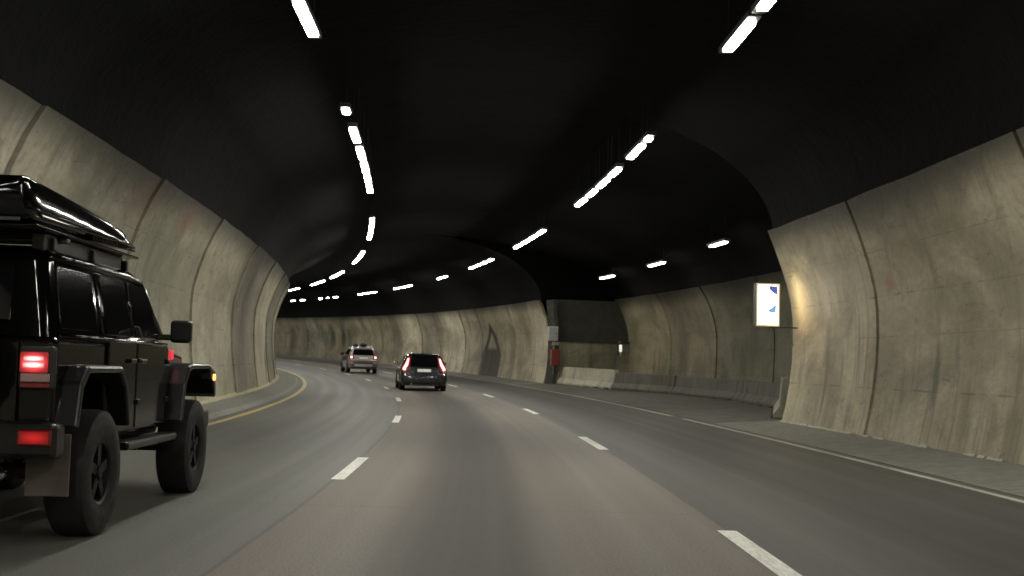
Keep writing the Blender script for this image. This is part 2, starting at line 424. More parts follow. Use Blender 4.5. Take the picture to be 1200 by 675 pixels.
def wall(name, label, joints, prof, sgn, mat, gap=.045, tonef=None, proudf=None):
    root = empty(name, P(joints[0], prof[0][1], 0), 0, label, 'wall')
    rnd = random.Random(hash(len(joints)) + int(prof[0][1] * 10))
    def tw(o):
        o.matrix_parent_inverse = Matrix.Translation(-root.location); return o
    for a, b in zip(joints[:-1], joints[1:]):
        t = rnd.uniform(.72, 1.10); tone = (t, t * rnd.uniform(.97, 1.01), t * rnd.uniform(.90, 1.02))
        if tonef: tone = tonef(a, tone)
        p0, p1 = proudf(a) if proudf else (rnd.uniform(-.01, .02), rnd.uniform(-.01, .02))
        tw(panel(root, prof, a + gap, b - gap, sgn, mat, p0, p1, tone))
    tw(backing(root, prof, joints[0], joints[-1] , sgn))
    return root
JL = [-44.5, -38, -31.5, -25, -18.5, -12, -5.5, 1.3, 7.9, 14.4, 20.8, 27.1, 33.9, 40.2, 46.4, 52.6, 59, 65.4, 71.8, 78.2, 84.6, 91, 97.4]
def tone_l(a, t):
    if 33 < a < 35: return (.72, .70, .68)
    if 40 < a < 41: return (1.0, .98, .93)
    if 26 < a < 28: return (.98, .98, .92)
    return t
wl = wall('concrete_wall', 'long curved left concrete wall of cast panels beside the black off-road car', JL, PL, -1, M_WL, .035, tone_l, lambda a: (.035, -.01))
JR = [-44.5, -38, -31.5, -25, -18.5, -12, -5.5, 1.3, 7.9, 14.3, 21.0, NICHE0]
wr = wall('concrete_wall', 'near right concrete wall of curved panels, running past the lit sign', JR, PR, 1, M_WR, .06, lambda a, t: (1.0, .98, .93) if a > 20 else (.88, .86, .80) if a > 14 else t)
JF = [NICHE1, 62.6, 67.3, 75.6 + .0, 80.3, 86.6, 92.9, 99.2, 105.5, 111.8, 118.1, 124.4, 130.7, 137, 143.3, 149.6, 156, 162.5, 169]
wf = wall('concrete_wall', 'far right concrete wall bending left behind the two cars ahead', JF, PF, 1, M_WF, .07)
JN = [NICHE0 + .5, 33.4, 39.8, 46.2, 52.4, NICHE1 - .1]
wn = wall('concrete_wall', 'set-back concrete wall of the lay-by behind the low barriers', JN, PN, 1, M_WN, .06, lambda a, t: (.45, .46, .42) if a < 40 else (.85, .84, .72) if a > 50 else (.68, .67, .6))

# crust of lime and rubble along the foot of the near right wall
mb = MB(); rnd = random.Random(3)
s = -2.0
while s < NICHE0 - .1:
    ln = rnd.uniform(.15, .8); 
    if rnd.random() < .8:
        ss = frange(s, min(s + ln, NICHE0), .12)
        rows = []
        for q in ss:
            wdt = rnd.uniform(.01, .05); hh = rnd.uniform(.008, .03)
            zb = shz_r(q, 8.55)
            rows.append([P(q, 8.70, zb + hh + .015), P(q, 8.62, zb + hh + .01), P(q, 8.62 - wdt * .6, zb + hh * .5), P(q, 8.60 - wdt, zb - .01)])
        mb.grid(rows)
    s += ln + rnd.uniform(0, .25)
crust = mb.build('lime_crust', M_LIME); tag(crust, kind='stuff', label='pale broken crust along the foot of the near right wall', cat='rubble')
mb = MB()
for a, b in zip(frange(-2, 70, .4)[:-1], frange(-2, 70, .4)[1:]):
    rows = [[P(q, -4.60, .20 + rnd.uniform(0, .03)), P(q, -4.54 + rnd.uniform(0, .03), .17), P(q, -4.48 + rnd.uniform(0, .04), .135)] for q in (a, b + .02)]
    mb.grid(rows)
cl = mb.build('lime_crust', plain('yellowish_crust', (.42, .38, .24), .9, vary=.4, scale=7)); tag(cl, kind='stuff', label='yellowish crust along the foot of the left wall', cat='rubble')

# ------------------------------------------------------------------ ceiling vault
CX, ZC = 2.06, 7.35
def vault(s, dl, zl, dr, zr, n=28, a_from=0):
    out = []
    for i in range(n + 1):
        t = i / n; ang = pi * (1 - t)
        if ang > pi / 2: a, z0 = CX - dl, zl
        else: a, z0 = dr - CX, zr
        out.append((CX + a * cos(ang), z0 + (ZC - z0) * sin(ang)))
    return out
root = None
mb = MB()
def vrows(ss, prof):
    return [[P(s, d, z) for d, z in prof] for s in ss]
vn = vault(0, -4.30, 4.30, 8.42, 4.33); vl = vault(0, -4.30, 4.30, 12.45, 4.30)
vfar = vault(0, -4.30, 4.30, 8.42, 4.20)
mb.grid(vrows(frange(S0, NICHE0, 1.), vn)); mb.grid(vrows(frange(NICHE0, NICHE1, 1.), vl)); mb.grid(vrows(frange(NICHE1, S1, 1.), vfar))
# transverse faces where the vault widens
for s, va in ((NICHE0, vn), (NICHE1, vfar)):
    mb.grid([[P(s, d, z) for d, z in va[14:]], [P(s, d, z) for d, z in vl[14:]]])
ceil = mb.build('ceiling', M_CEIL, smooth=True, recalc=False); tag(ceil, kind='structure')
# closing ends, out of sight
mb = MB()
for s in (S0, S1):
    pr = [(-5, 0)] + vn + [(9, 0)]
    mb.face(*[mb.vert(P(s, d, z)) for d, z in pr])
ends = mb.build('tunnel_end', M_CEIL); tag(ends, kind='structure')

# edge arch of the near wall (thickness seen beside the lit sign) and end wall of the lay-by
ew = empty('end_wall', P(NICHE1, 10.5, 0), 0, 'flat concrete wall closing the far end of the lay-by behind the pale barrier', 'wall')
def wparent(o, r):
    o.matrix_parent_inverse = Matrix.Translation(-r.location) if r.rotation_euler.z == 0 else r.matrix_basis.inverted(); return o
def slab(name, mat, s0, s1, d0, d1, z0, z1, parent=None, tone=(1, 1, 1), nd=6, nz=4):
    mb = MB()
    ds = frange(d0, d1, (d1 - d0) / nd); zs = frange(z0, z1, (z1 - z0) / nz)
    mb.grid([[P(s0, d, z) for d in ds] for z in zs], [[(s0 + d * 1.0, z) for d in ds] for z in zs])
    mb.grid([[P(s0, d, z1) for d in ds], [P(s1, d, z1) for d in ds]], [[(s0 + d, z1) for d in ds], [(s0 + d, z1 + .2) for d in ds]])
    for dd in (d0, d1):
        mb.grid([[P(s0, dd, z) for z in zs], [P(s1, dd, z) for z in zs]], [[(dd, z) for z in zs], [(dd + .3, z) for z in zs]])
    o = mb.build(name, mat, parent, recalc=True)
    if parent: wparent(o, parent)
    o.color = tuple(tone) + (1,)
    return o
slab('lower_wall', M_WN, NICHE1 - .55, NICHE1 - .1, 8.98, 13.3, 0, 2.22, ew, (.7, .73, .64))
slab('coping', M_JOINT, NICHE1 - .62, NICHE1 - .1, 8.98, 13.3, 2.223, 2.30, ew)
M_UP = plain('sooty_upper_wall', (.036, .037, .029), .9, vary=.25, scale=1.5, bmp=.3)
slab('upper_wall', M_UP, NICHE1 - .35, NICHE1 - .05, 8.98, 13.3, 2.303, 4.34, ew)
# thick broken edge of the far wall
mb = MB(); rnd = random.Random(5)
rows = []; uv = []
for z in frange(0, 4.3, .22):
    d = 8.7 + .18 * (1 - ((z - 2.1) / 2.3) ** 2)
    j = rnd.uniform(-.05, .05)
    rows.append([P(NICHE1 + .05, d - .05, z), P(NICHE1 - .25, d + .03 + j, z), P(NICHE1 - .60, d + .16 + j, z), P(NICHE1 - .62, d + .34 + j, z)])
    uv.append([(61 + q * .2, z) for q in range(4)])
mb.grid(rows, uv)
o = mb.build('broken_edge', M_UP, ew, smooth=False); wparent(o, ew)

# ------------------------------------------------------------------ low concrete barriers in the lay-by
def barrier(s0, d0, s1, d1, label, tone=(1, 1, 1), h=.86, feet=True):
    a = P(s0, d0, 0); b = P(s1, d1, 0); L_ = (b - a).length
    rz = math.atan2((b - a).y, (b - a).x)
    root = empty('concrete_barrier', P((s0 + s1) / 2, (d0 + d1) / 2, .08), rz, label, 'barrier', 'low concrete barriers in the lay-by')
    prof = [(-.30, 0), (-.30, .10), (-.16, .30), (-.10, h), (.10, h), (.16, .30), (.30, .10), (.30, 0)]
    mb = MB(); xs = frange(-L_ / 2 + .01, L_ / 2 - .01, .5); rnd = random.Random(int(s0))
    dz = (b.z - a.z)
    rows = [[Vector((x, y + rnd.uniform(-.006, .006), (z + rnd.uniform(-.012, .012) if z == h else z) + .03 + dz * x / L_)) for y, z in prof] for x in xs]
    uv = [[(s0 + x, z + (1.2 if y > 0 else 0)) for y, z in prof] for x in xs]
    ix = mb.grid(rows, uv, close=True); mb.face(*ix[0]); mb.face(*ix[-1][::-1])
    o = mb.build('barrier_body', M_BARR, root, bevel=.02); o.color = tuple(tone) + (1,)
    if feet:
        for x in frange(-L_ / 2 + .5, L_ / 2 - .5, 1.5):
            f = MB(); f.box(x - .22, x + .22, -.36, .36, -.04, .045); f.build('foot', M_RUB, root, bevel=.01)
    return root
barrier(59.0, 9.45, 51.3, 10.15, 'pale low concrete barrier at the far end of the lay-by', (1.25, 1.24, 1.2))
barrier(51.25, 10.17, 46.9, 11.55, 'grey low concrete barrier, second from the far end of the lay-by', (.32, .32, .31), .74)
barrier(46.86, 11.57, 40.6, 12.0, 'grey low concrete barrier along the middle of the lay-by wall', (.27, .27, .26), .72)
barrier(40.56, 12.0, 34.2, 11.3, 'grey low concrete barrier left of the lit sign, turning back to the road', (.25, .25, .24), .72)
barrier(34.15, 11.28, 27.7, 9.2, 'grey low concrete barrier tucked behind the end of the near right wall', (.8, .8, .8), .95)

# ------------------------------------------------------------------ ceiling lamps
DL, DR, HL = -1.008, 4.903, 5.80
ORD = ['first', 'second', 'third', 'fourth', 'fifth', 'sixth', 'seventh', 'eighth', 'ninth', 'tenth', 'eleventh', 'twelfth', 'thirteenth', 'fourteenth', 'fifteenth', 'sixteenth', 'seventeenth', 'eighteenth', 'nineteenth', 'twentieth']
ORD += ['twenty-' + o for o in ORD[:9]] + ['thirtieth'] + ['thirty-' + o for o in ORD[:9]]
def lamp(s0, s1, d, z, label, group, mat=None, hw=.068):
    rod = 1.38 if d < 0 else 1.0 if z > 5.5 else .9
    mat = mat or M_LAMP
    sm = (s0 + s1) / 2; x, y, zz, th = frame(sm)
    root = empty('tunnel_lamp', P(sm, d, z), -th, label, 'lamp', group)
    hl = (s1 - s0) / 2
    slope = (frame(s1)[2] - frame(s0)[2]) / (s1 - s0)
    sh = lambda x, y, z: (x, y, z + slope * y)
    mb = MB()
    mb.box(-hw - .02, hw + .02, -hl, hl, .035, .12, fn=sh)
    mb.build('housing', M_HOUS, root)
    mb = MB(); mb.box(-hw, hw, -hl + .25, hl - .25, -.004, .034, fn=sh); mb.build('diffuser', mat, root)
    for yy in (-hl + .25, hl - .25):
        mb = MB(); mb.tube([(0, yy, .12), (0, yy, rod)], .007, 4, cap=False); mb.build('hanger_rod', M_TRAY, root)
    return root
def split(a, b, n, g=.12):
    w_ = (b - a + g) / n; return [(a + i * w_, a + i * w_ + w_ - g) for i in range(n)]
LEFT = [(8.2, 10.1), (10.2, 12.1), (12.2, 14.15), (14.25, 16.3), (21.0, 21.75), (22.9, 24.75), (25.1, 26.95), (27.05, 29.1)] + split(29.2, 32.6, 2) \
    + split(38.8, 46.6, 4) + split(52.4, 60.5, 4) + split(67.2, 75, 4) + split(78.3, 85.7, 4) + split(91.7, 99, 4) + split(105, 112.5, 4)
RIGHT = [(8.2, 10.1), (10.2, 12.2), (12.3, 14.3), (14.42, 16.3), (22.6, 23.35), (23.45, 25.5), (26.5, 28.1), (28.16, 30.05), (30.12, 31.78), (31.86, 33.8)] \
    + split(40.3, 47.8, 4) + split(53.7, 60.7, 4) + split(67.7, 70.9, 2) + split(79.4, 85.8, 3) + split(92, 98.6, 3) + [(106, 107.8), (109.4, 110.3), (111.9, 113.2), (118.4, 120.3), (122.3, 124), (128, 130), (132, 134), (138, 140), (142, 144), (150, 152)]
def row(lst, d, side):
    k = 0
    for a, b in lst:
        if a > 12.25: lab = 'lit lamp hanging in the %s ceiling row, %s seen counting away from the camera' % (side, ORD[k]); k += 1
        else: lab = 'lit lamp of the %s ceiling row %s out of the picture overhead' % (side, 'far' if a < 9 else 'somewhat' if a < 11 else 'just')
        lamp(a, b, d, HL, lab, 'lamps in the %s ceiling row' % side)
row(LEFT, DL, 'left'); row(RIGHT, DR, 'right')
for d, side in ((DL, 'left'), (DR, 'right')):
    for a in (-42, -29, -16, -5):
        for q in split(a, a + 7.6, 4): lamp(q[0], q[1], d, HL, 'lit lamp of the %s ceiling row behind the camera' % side, 'lamps in the %s ceiling row' % side)
for i, (a, b, d, z) in enumerate(((37.0, 39.1, 10.37, 5.3), (45.6, 48.2, 10.6, 5.3), (54.1, 56.8, 10.72, 5.3))):
    lamp(a, b, d, z, ['nearest', 'middle', 'farthest'][i] + ' of the three lamps over the lay-by', 'lamps over the lay-by', M_NLAMP, .085)
# ------------------------------------------------------------------ lit sign at the end of the near right wall
def local_root(name, s, d, z, label, cat):
    x, y, zz, th = frame(s); return empty(name, P(s, d, z), -th, label, cat)
sg = local_root('lit_sign', 25.4, 8.07, 2.22, 'white lit box sign with blue shapes on the end of the near right wall', 'sign')
M_SBOX = plain('dark_sign_box', (.06, .06, .055), .45, .3)
mb = MB(); mb.box(-.30, .30, 0, .26, 0, 1.02); mb.build('sign_box', M_SBOX, sg, bevel=.015)
def sign_face():
    m, nt, bs = new_mat('lit_sign_face')
    tc = N(nt, 'ShaderNodeTexCoord').outputs['Object']
    n = noise(nt, tc, 3, 2)
    sp = N(nt, 'ShaderNodeSeparateXYZ'); L(nt, tc, sp.inputs[0])
    c = mixc(nt, ramp(nt, sp.outputs[2], .0, .45), (1, .72, .38), (1, .86, .62))
    c = mixc(nt, ramp(nt, n, .3, .7, 0, .3), c, (.8, .9, 1))
    L(nt, c, bs.inputs['Emission Color']); bs.inputs['Emission Strength'].default_value = 7.0
    bs.inputs['Base Color'].default_value = (.8, .8, .78, 1); bs.inputs['Roughness'].default_value = .25
    return m
mb = MB(); mb.box(-.265, .265, -.012, -.001, .04, .98); mb.build('sign_face', sign_face(), sg, bevel=.004)
mb = MB(); fr = .035
for b in ((-.30, -.266, .0, 1.02), (.266, .30, .0, 1.02)): mb.box(b[0], b[1], -.03, -.002, b[2], b[3])
mb.box(-.265, .265, -.03, -.002, 0, .038); mb.box(-.265, .265, -.03, -.002, .982, 1.02)
mb.build('sign_frame', emis('warm_edge_lit_frame', (1, .74, .40), .45, (.35, .3, .2)), sg)
def flat(pts, y, name, mat):
    mb = MB(); a = [mb.vert((x, y, z)) for x, z in pts]; b = [mb.vert((x, y - .003, z)) for x, z in pts]
    mb.face(*a[::-1]); mb.face(*b)
    n = len(pts)
    for i in range(n): mb.face(a[i], a[(i + 1) % n], b[(i + 1) % n], b[i])
    return mb.build(name, mat, sg)
flat([(.0, .965), (.25, .965), (.245, .74), (.12, .80), (.04, .87)], -.013, 'dark_blue_mark', emis('dark_blue_print', (.10, .14, .42), .75, (.05, .07, .3)))
flat([(-.01, .40), (.01, .34), (.13, .32), (.21, .34), (.22, .53), (.13, .48), (.10, .44)], -.013, 'pale_blue_mark', emis('pale_blue_print', (.22, .42, .70), .8, (.1, .2, .5)))
mb = MB(); mb.box(.05, .80, .05, .08, -.03, -.003); mb.build('bracket', M_SBOX, sg)

mb = MB(); mb.box(.302, .312, .03, .22, .22, .95); mb.build('added_glow_pane', emis('added_warm_glow', (1, .78, .46), 24.0), sg)  # unseen pane added to throw a warm patch on the wall
sg.scale = (.86, .98, .93)

# white call box, red cabinet, upright lamp at the far end of the lay-by
cb = local_root('call_box', NICHE1 - .75, 8.90, 2.24, 'white box high on the edge of the far wall, above the red cabinet', 'box')
mb = MB(); mb.box(-.27, .22, -.16, .14, 0, .72); mb.build('casing', plain('chalky_white_casing', (.42, .42, .40), .5, vary=.1), cb, bevel=.02)
mb = MB(); mb.box(-.22, .17, -.175, -.162, .06, .66); mb.build('door', plain('greyish_box_door', (.34, .34, .33), .5, vary=.1), cb, bevel=.006)
mb = MB(); mb.box(.10, .13, -.20, -.177, .30, .42); mb.build('handle', M_SBOX, cb)
mb = MB(); mb.box(-.02, .30, -.06, .1, -.20, -.05); mb.build('bracket', plain('pale_bracket', (.35, .33, .26), .6), cb)
rc = local_root('red_cabinet', NICHE1 - .75, 9.02, 1.02, 'dark red cabinet on the edge of the far wall, below the white box', 'cabinet')
mb = MB(); mb.box(-.22, .22, -.16, .14, 0, .80); mb.build('casing', plain('dull_red_paint', (.21, .035, .025), .45, vary=.25), rc, bevel=.02)
mb = MB(); mb.box(-.18, .18, -.175, -.162, .05, .75); mb.build('door', plain('dull_red_door', (.17, .03, .022), .45, vary=.25), rc, bevel=.006)
mb = MB(); mb.box(.06, .18, -.12, .1, -.28, -.002); mb.build('pipe_stub', M_SBOX, rc)
ul = local_root('wall_lamp', NICHE1 - .75, 12.40, 1.55, 'small upright lit lamp in a dark hood at the lay-by corner', 'lamp')
mb = MB(); mb.tube([(0, 0, .25), (0, 0, .62)], .075, 12); mb.build('tube', emis('upright_tube_glow', (1, .97, .85), .6), ul, smooth=True)
mb = MB(); mb.tube([(0, 0, 0), (0, 0, .26)], .055, 12); mb.build('lower_tube', plain('frosted_lower_tube', (.45, .45, .38), .4), ul, smooth=True)
mb = MB(); mb.lathe([(.60, .10), (.66, .15), (.76, .13), (.82, .05), (.83, .001)], 14, axis='z'); mb.box(-.16, -.11, -.05, .12, .05, .72); mb.build('hood', M_SBOX, ul, smooth=False)
# ------------------------------------------------------------------ vehicles
def car_paint(name, col, rough=.22, coat=1.0, metal=0., dust=.25):
    m, nt, bs = new_mat(name)
    tc = N(nt, 'ShaderNodeTexCoord').outputs['Object']
    sp = N(nt, 'ShaderNodeSeparateXYZ'); L(nt, tc, sp.inputs[0])
    n = noise(nt, tc, 7, 5, .65)
    low = mth(nt, 'MULTIPLY', ramp(nt, sp.outputs[2], .35, 1.05, 1, .12), ramp(nt, n, .3, .7))
    f = mth(nt, 'MULTIPLY', low, dust)
    L(nt, mixc(nt, f, col, (.16, .145, .12)), bs.inputs['Base Color'])
    L(nt, mth(nt, 'ADD', mth(nt, 'MULTIPLY', f, .5), rough), bs.inputs['Roughness'])
    bs.inputs['Metallic'].default_value = metal
    bs.inputs['Coat Weight'].default_value = coat; bs.inputs['Coat Roughness'].default_value = .05
    bs.inputs['Specular IOR Level'].default_value = .5 if coat > .5 else .3
    return m
M_BLACK = car_paint('glossy_black_paint', (.0035, .0035, .0035), .10, .3, 0, .05)
M_TOP = car_paint('black_hardtop', (.003, .003, .003), .08, .3, 0, .0)
M_FLARE = car_paint('black_flare_plastic', (.005, .005, .005), .28, .2, 0, .12)
M_GLASS = plain('dark_tinted_glass', (.004, .004, .005), .05, 0, .6, 1, vary=.1)
M_TRIM = plain('black_trim_plastic', (.018, .018, .018), .55, vary=.3, scale=14)
M_TYRE = plain('dusty_tyre_rubber', (.011, .010, .0095), .85, vary=.4, scale=5, bmp=.2)
M_RIM = plain('dark_alloy', (.010, .010, .010), .5, .5)
M_SILV = plain('silver_alloy', (.35, .35, .35), .35, .9)
M_UNDER = plain('dirty_underbody_metal', (.07, .06, .052), .7, .2, vary=.5, scale=8)
M_CHROME = plain('bright_trim', (.6, .6, .6), .15, 1., vary=.05)
M_PLATE = plain('white_number_plate', (.8, .8, .78), .45, vary=.05)
M_TAILON = emis('lit_tail_lamp', (1.0, .50, .46), 2.0, (.5, .02, .02))
M_TAILGLOW = lens_glow('glowing_red_lens', (1.0, .07, .08), 1.5, (.3, .01, .01), .12)
M_BULB = lens_glow('lit_bulb_window', (1.0, .42, .40), 3.2, (.5, .02, .02), .12)
M_TAILRED = lens_glow('dim_red_lamp', (1.0, .03, .03), .42, (.2, .006, .006), .2)
M_LENS = plain('dark_red_lens', (.20, .008, .008), .12, 0, .6, 1, vary=.15)
M_CLEAR = plain('pinkish_clear_lens', (.42, .26, .26), .15, 0, .6, 1)
M_AMBER = emis('lit_amber_lamp', (1.0, .42, .10), 2.2, (.6, .3, .05))

def ext(poly, x0, x1, name, mat, parent, bevel=.0, taper=0, seg=2):
    """extrude a (y, z) outline from x0 to x1"""
    mb = MB(); a = [mb.vert((x0, y, z)) for y, z in poly]; b = [mb.vert((x1, y, z)) for y, z in poly]; n = len(poly)
    mb.face(*a); mb.face(*b[::-1])
    for i in range(n): mb.face(a[i], b[i], b[(i + 1) % n], a[(i + 1) % n])
    return mb.build(name, mat, parent, bevel=bevel, seg=seg)
def bx(name, mat, parent, x0, x1, y0, y1, z0, z1, bevel=.01, fn=None, seg=2):
    mb = MB(); mb.box(x0, x1, y0, y1, z0, z1, fn=fn); return mb.build(name, mat, parent, bevel=bevel, seg=seg)

def wheel(parent, x, y, r, w_, sgn, rim_mat, lug=False, name='wheel', axis='x', spokes=5):
    hub = empty(name, (x, y, r)); hub.parent = parent
    h = w_ / 2
    mb = MB()
    mb.lathe([(-h * .86, r * .50), (-h, r * .64), (-h, r * .90), (-h * .86, r * .975), (-h * .5, r), (h * .5, r), (h * .86, r * .975), (h, r * .90), (h, r * .64), (h * .86, r * .50)], 40, axis=axis)
    if lug:
        for k in range(26):
            a = 2 * pi * k / 26
            for s_ in (-1, 1):
                def f(px, py, pz, a=a + (0 if s_ < 0 else pi / 26)):
                    rr = r * .965 + pz; q = a + py
                    u, v_ = rr * cos(q), rr * sin(q)
                    return (px, u, v_) if axis == 'x' else (u, px, v_)
                mb.box(min(s_ * h * .45, s_ * h * 1.03), max(s_ * h * .45, s_ * h * 1.03), -.07, .07, -.01, r * .016, fn=f)
    t = mb.build('tyre', M_TYRE, hub, smooth=True, auto=35)
    mb = MB()
    o_ = sgn * h * .55
    mb.lathe([(sgn * h * .80, r * .515), (sgn * h * .88, r * .50), (sgn * h * .80, r * .46), (o_ * .6, r * .43), (o_ * .5, .02)], 32, axis=axis)
    for k in range(spokes):
        a = 2 * pi * k / spokes + .3
        def f(px, py, pz, a=a):
            u, v_ = pz * cos(a) - py * sin(a), pz * sin(a) + py * cos(a)
            return (px, u, v_) if axis == 'x' else (u, px, v_)
        x0, x1 = sorted((o_ * .5, sgn * h * .75)); mb.box(x0, x1, -.035, .035, .05, r * .47, fn=f)
    mb.lathe([(sgn * h * .85, .001), (sgn * h * .85, .045), (sgn * h * .5, .06)], 16, axis=axis)
    mb.build('rim', rim_mat, hub, smooth=True, auto=35)
    return hub

M_FLAP = plain('dust_covered_flap', (.12, .10, .088), .85, vary=.5, scale=4)
# --- the black off-road car on the left
JX, JY, JA = -2.1083, 8.3917, .03987
jeep = empty('off_road_car', (JX, JY, .0), JA, 'large black boxy off-road car with its red tail lamp lit, in the left lane', 'car')
bx('chassis', M_UNDER, jeep, -.45, .45, -.55, 3.3, .46, .60, .03)
tub = ext([(-.64, 1.28), (-.62, .62), (-.50, .60), (-.44, .98), (-.34, 1.06), (.36, 1.06), (.46, .98), (.56, .58), (2.22, .58), (2.28, 1.0), (2.28, 1.28)], -.79, .79, 'body', M_BLACK, jeep, .045, seg=4)
bx('wheelhouse', M_TRIM, jeep, -.60, .60, -.45, .50, .55, 1.05, .02)
bx('engine_bay', M_TRIM, jeep, -.55, .55, 2.25, 3.32, .55, 1.10, .02)
def hoodfn(x, y, z):
    t = (y - 2.26) / 1.16
    return (x * (1 - .14 * t), y, z - .06 * t if z > 1.1 else z)
bx('hood', M_BLACK, jeep, -.74, .74, 2.283, 3.42, .96, 1.26, .04, hoodfn, 3)
bx('hood_bulge', M_BLACK, jeep, -.36, .36, 2.5, 3.1, 1.2, 1.255, .02)
bx('hood_latch', M_TRIM, jeep, .60, .66, 2.95, 3.03, 1.10, 1.22, .01)
bx('grille', M_BLACK, jeep, -.62, .62, 3.422, 3.48, .68, 1.18, .02)
for k in range(7): bx('grille_slot', M_TRIM, jeep, -.25 + k * .075, -.21 + k * .075, 3.482, 3.49, .78, 1.08, .004)
for s_ in (-1, 1):
    mb = MB(); mb.lathe([(3.482, .095), (3.51, .09), (3.52, .001)], 20, axis='y', c=(s_ * .45, 0, .98)); mb.build('headlight', emis('lit_headlamp', (1, .93, .8), 6), jeep, smooth=True)
bx('front_bumper', M_TRIM, jeep, -.85, .85, 3.50, 3.72, .50, .68, .03)
# flares
rear_arch = [(-.60, .70), (-.52, .99), (-.38, 1.10), (.38, 1.10), (.54, .98), (.66, .66), (.60, .66), (.48, .95), (.35, 1.05), (-.35, 1.05), (-.47, .95), (-.54, .70)]
front_arch = [(2.24, .62), (2.32, .95), (2.46, 1.11), (2.60, 1.13), (3.30, 1.13), (3.50, 1.08), (3.62, .92), (3.62, .80), (3.55, .84), (3.44, 1.02), (3.28, 1.08), (2.62, 1.08), (2.50, 1.05), (2.38, .93), (2.30, .62)]
for s_ in (-1, 1):
    x0, x1 = sorted((s_ * .76, s_ * .93)); ext(rear_arch, x0, x1, 'rear_flare', M_FLARE, jeep, .018)
    x0, x1 = sorted((s_ * .58, s_ * .93)); ext(front_arch, x0, x1, 'front_flare', M_FLARE, jeep, .018)
    # amber turn lamp on the tip of the front flare
    mb = MB(); mb.box(s_ * .88 - .05, s_ * .88 + .05, 3.36, 3.56, .985, 1.062)
    mb.build('turn_lamp_housing', M_TRIM, jeep, bevel=.01)
mb = MB(); mb.lathe([(.931, .034), (.948, .03), (.956, .001)], 16, axis='x', c=(0, 3.47, 1.0)); mb.build('turn_lamp', M_AMBER, jeep, smooth=True)
mb = MB(); mb.lathe([(-.931, .045), (-.955, .04), (-.967, .001)], 16, axis='x', c=(0, 3.47, 1.02)); mb.build('turn_lamp', M_AMBER, jeep, smooth=True)
mb = MB(); mb.box(.766, .80, 2.30, 2.40, 1.16, 1.24); mb.build('red_reflection', emis('painted_red_reflection', (1, .05, .08), .6, (.4, .02, .03)), jeep, bevel=.008)  # small glowing block stands for a red reflection on the fender
# hard top
def hx(z, base=.775, top=.665): return base + (top - base) * (z - 1.28) / .60
mb = MB()
def ring(z, w_, yr, yf, r_):
    pts = []
    for cx_, cy_, a0 in ((w_ - r_, yr + r_, -pi / 2), (w_ - r_, yf - r_, 0), (-w_ + r_, yf - r_, pi / 2), (-w_ + r_, yr + r_, pi)):
        for k in range(4):
            a = a0 + pi / 2 * k / 3; pts.append((cx_ + r_ * cos(a), cy_ + r_ * sin(a), z))
    return pts
rows = [ring(1.281, .775, -.63, 2.10, .10), ring(1.34, .764, -.62, 2.05, .10), ring(1.77, .685, -.555, 1.68, .10), ring(1.82, .67, -.54, 1.64, .11), ring(1.855, .64, -.51, 1.58, .12), ring(1.878, .58, -.45, 1.50, .14), ring(1.89, .40, -.3, 1.3, .14)]
ix = mb.grid(rows, close=True); mb.face(*ix[-1])
top = mb.build('hardtop', M_TOP, jeep, smooth=True, auto=50)
def side_quad(ya, yb, ya2, yb2, z0, z1, name, mat, proud=.008, sgn=1, r_=.05, x_of=hx):
    """rounded window on the leaning side: bottom from ya to yb, top from ya2 to yb2"""
    pts = []
    c = [(ya, z0), (yb, z0), (yb2, z1), (ya2, z1)]
    for i in range(4):
        p0, p1, p2 = Vector(c[i - 1]), Vector(c[i]), Vector(c[(i + 1) % 4])
        a = p1 + (p0 - p1).normalized() * r_; b = p1 + (p2 - p1).normalized() * r_
        for t in (0, .33, .67, 1): pts.append(((1 - t) ** 2 * a + 2 * t * (1 - t) * p1 + t * t * b))
    mb = MB(); A = [mb.vert((sgn * (x_of(z) + proud), y, z)) for y, z in pts]; B = [mb.vert((sgn * (x_of(z) - .02), y, z)) for y, z in pts]
    mb.face(*A); n = len(pts)
    for i in range(n): mb.face(A[i], A[(i + 1) % n], B[(i + 1) % n], B[i])
    return mb.build(name, mat, jeep)
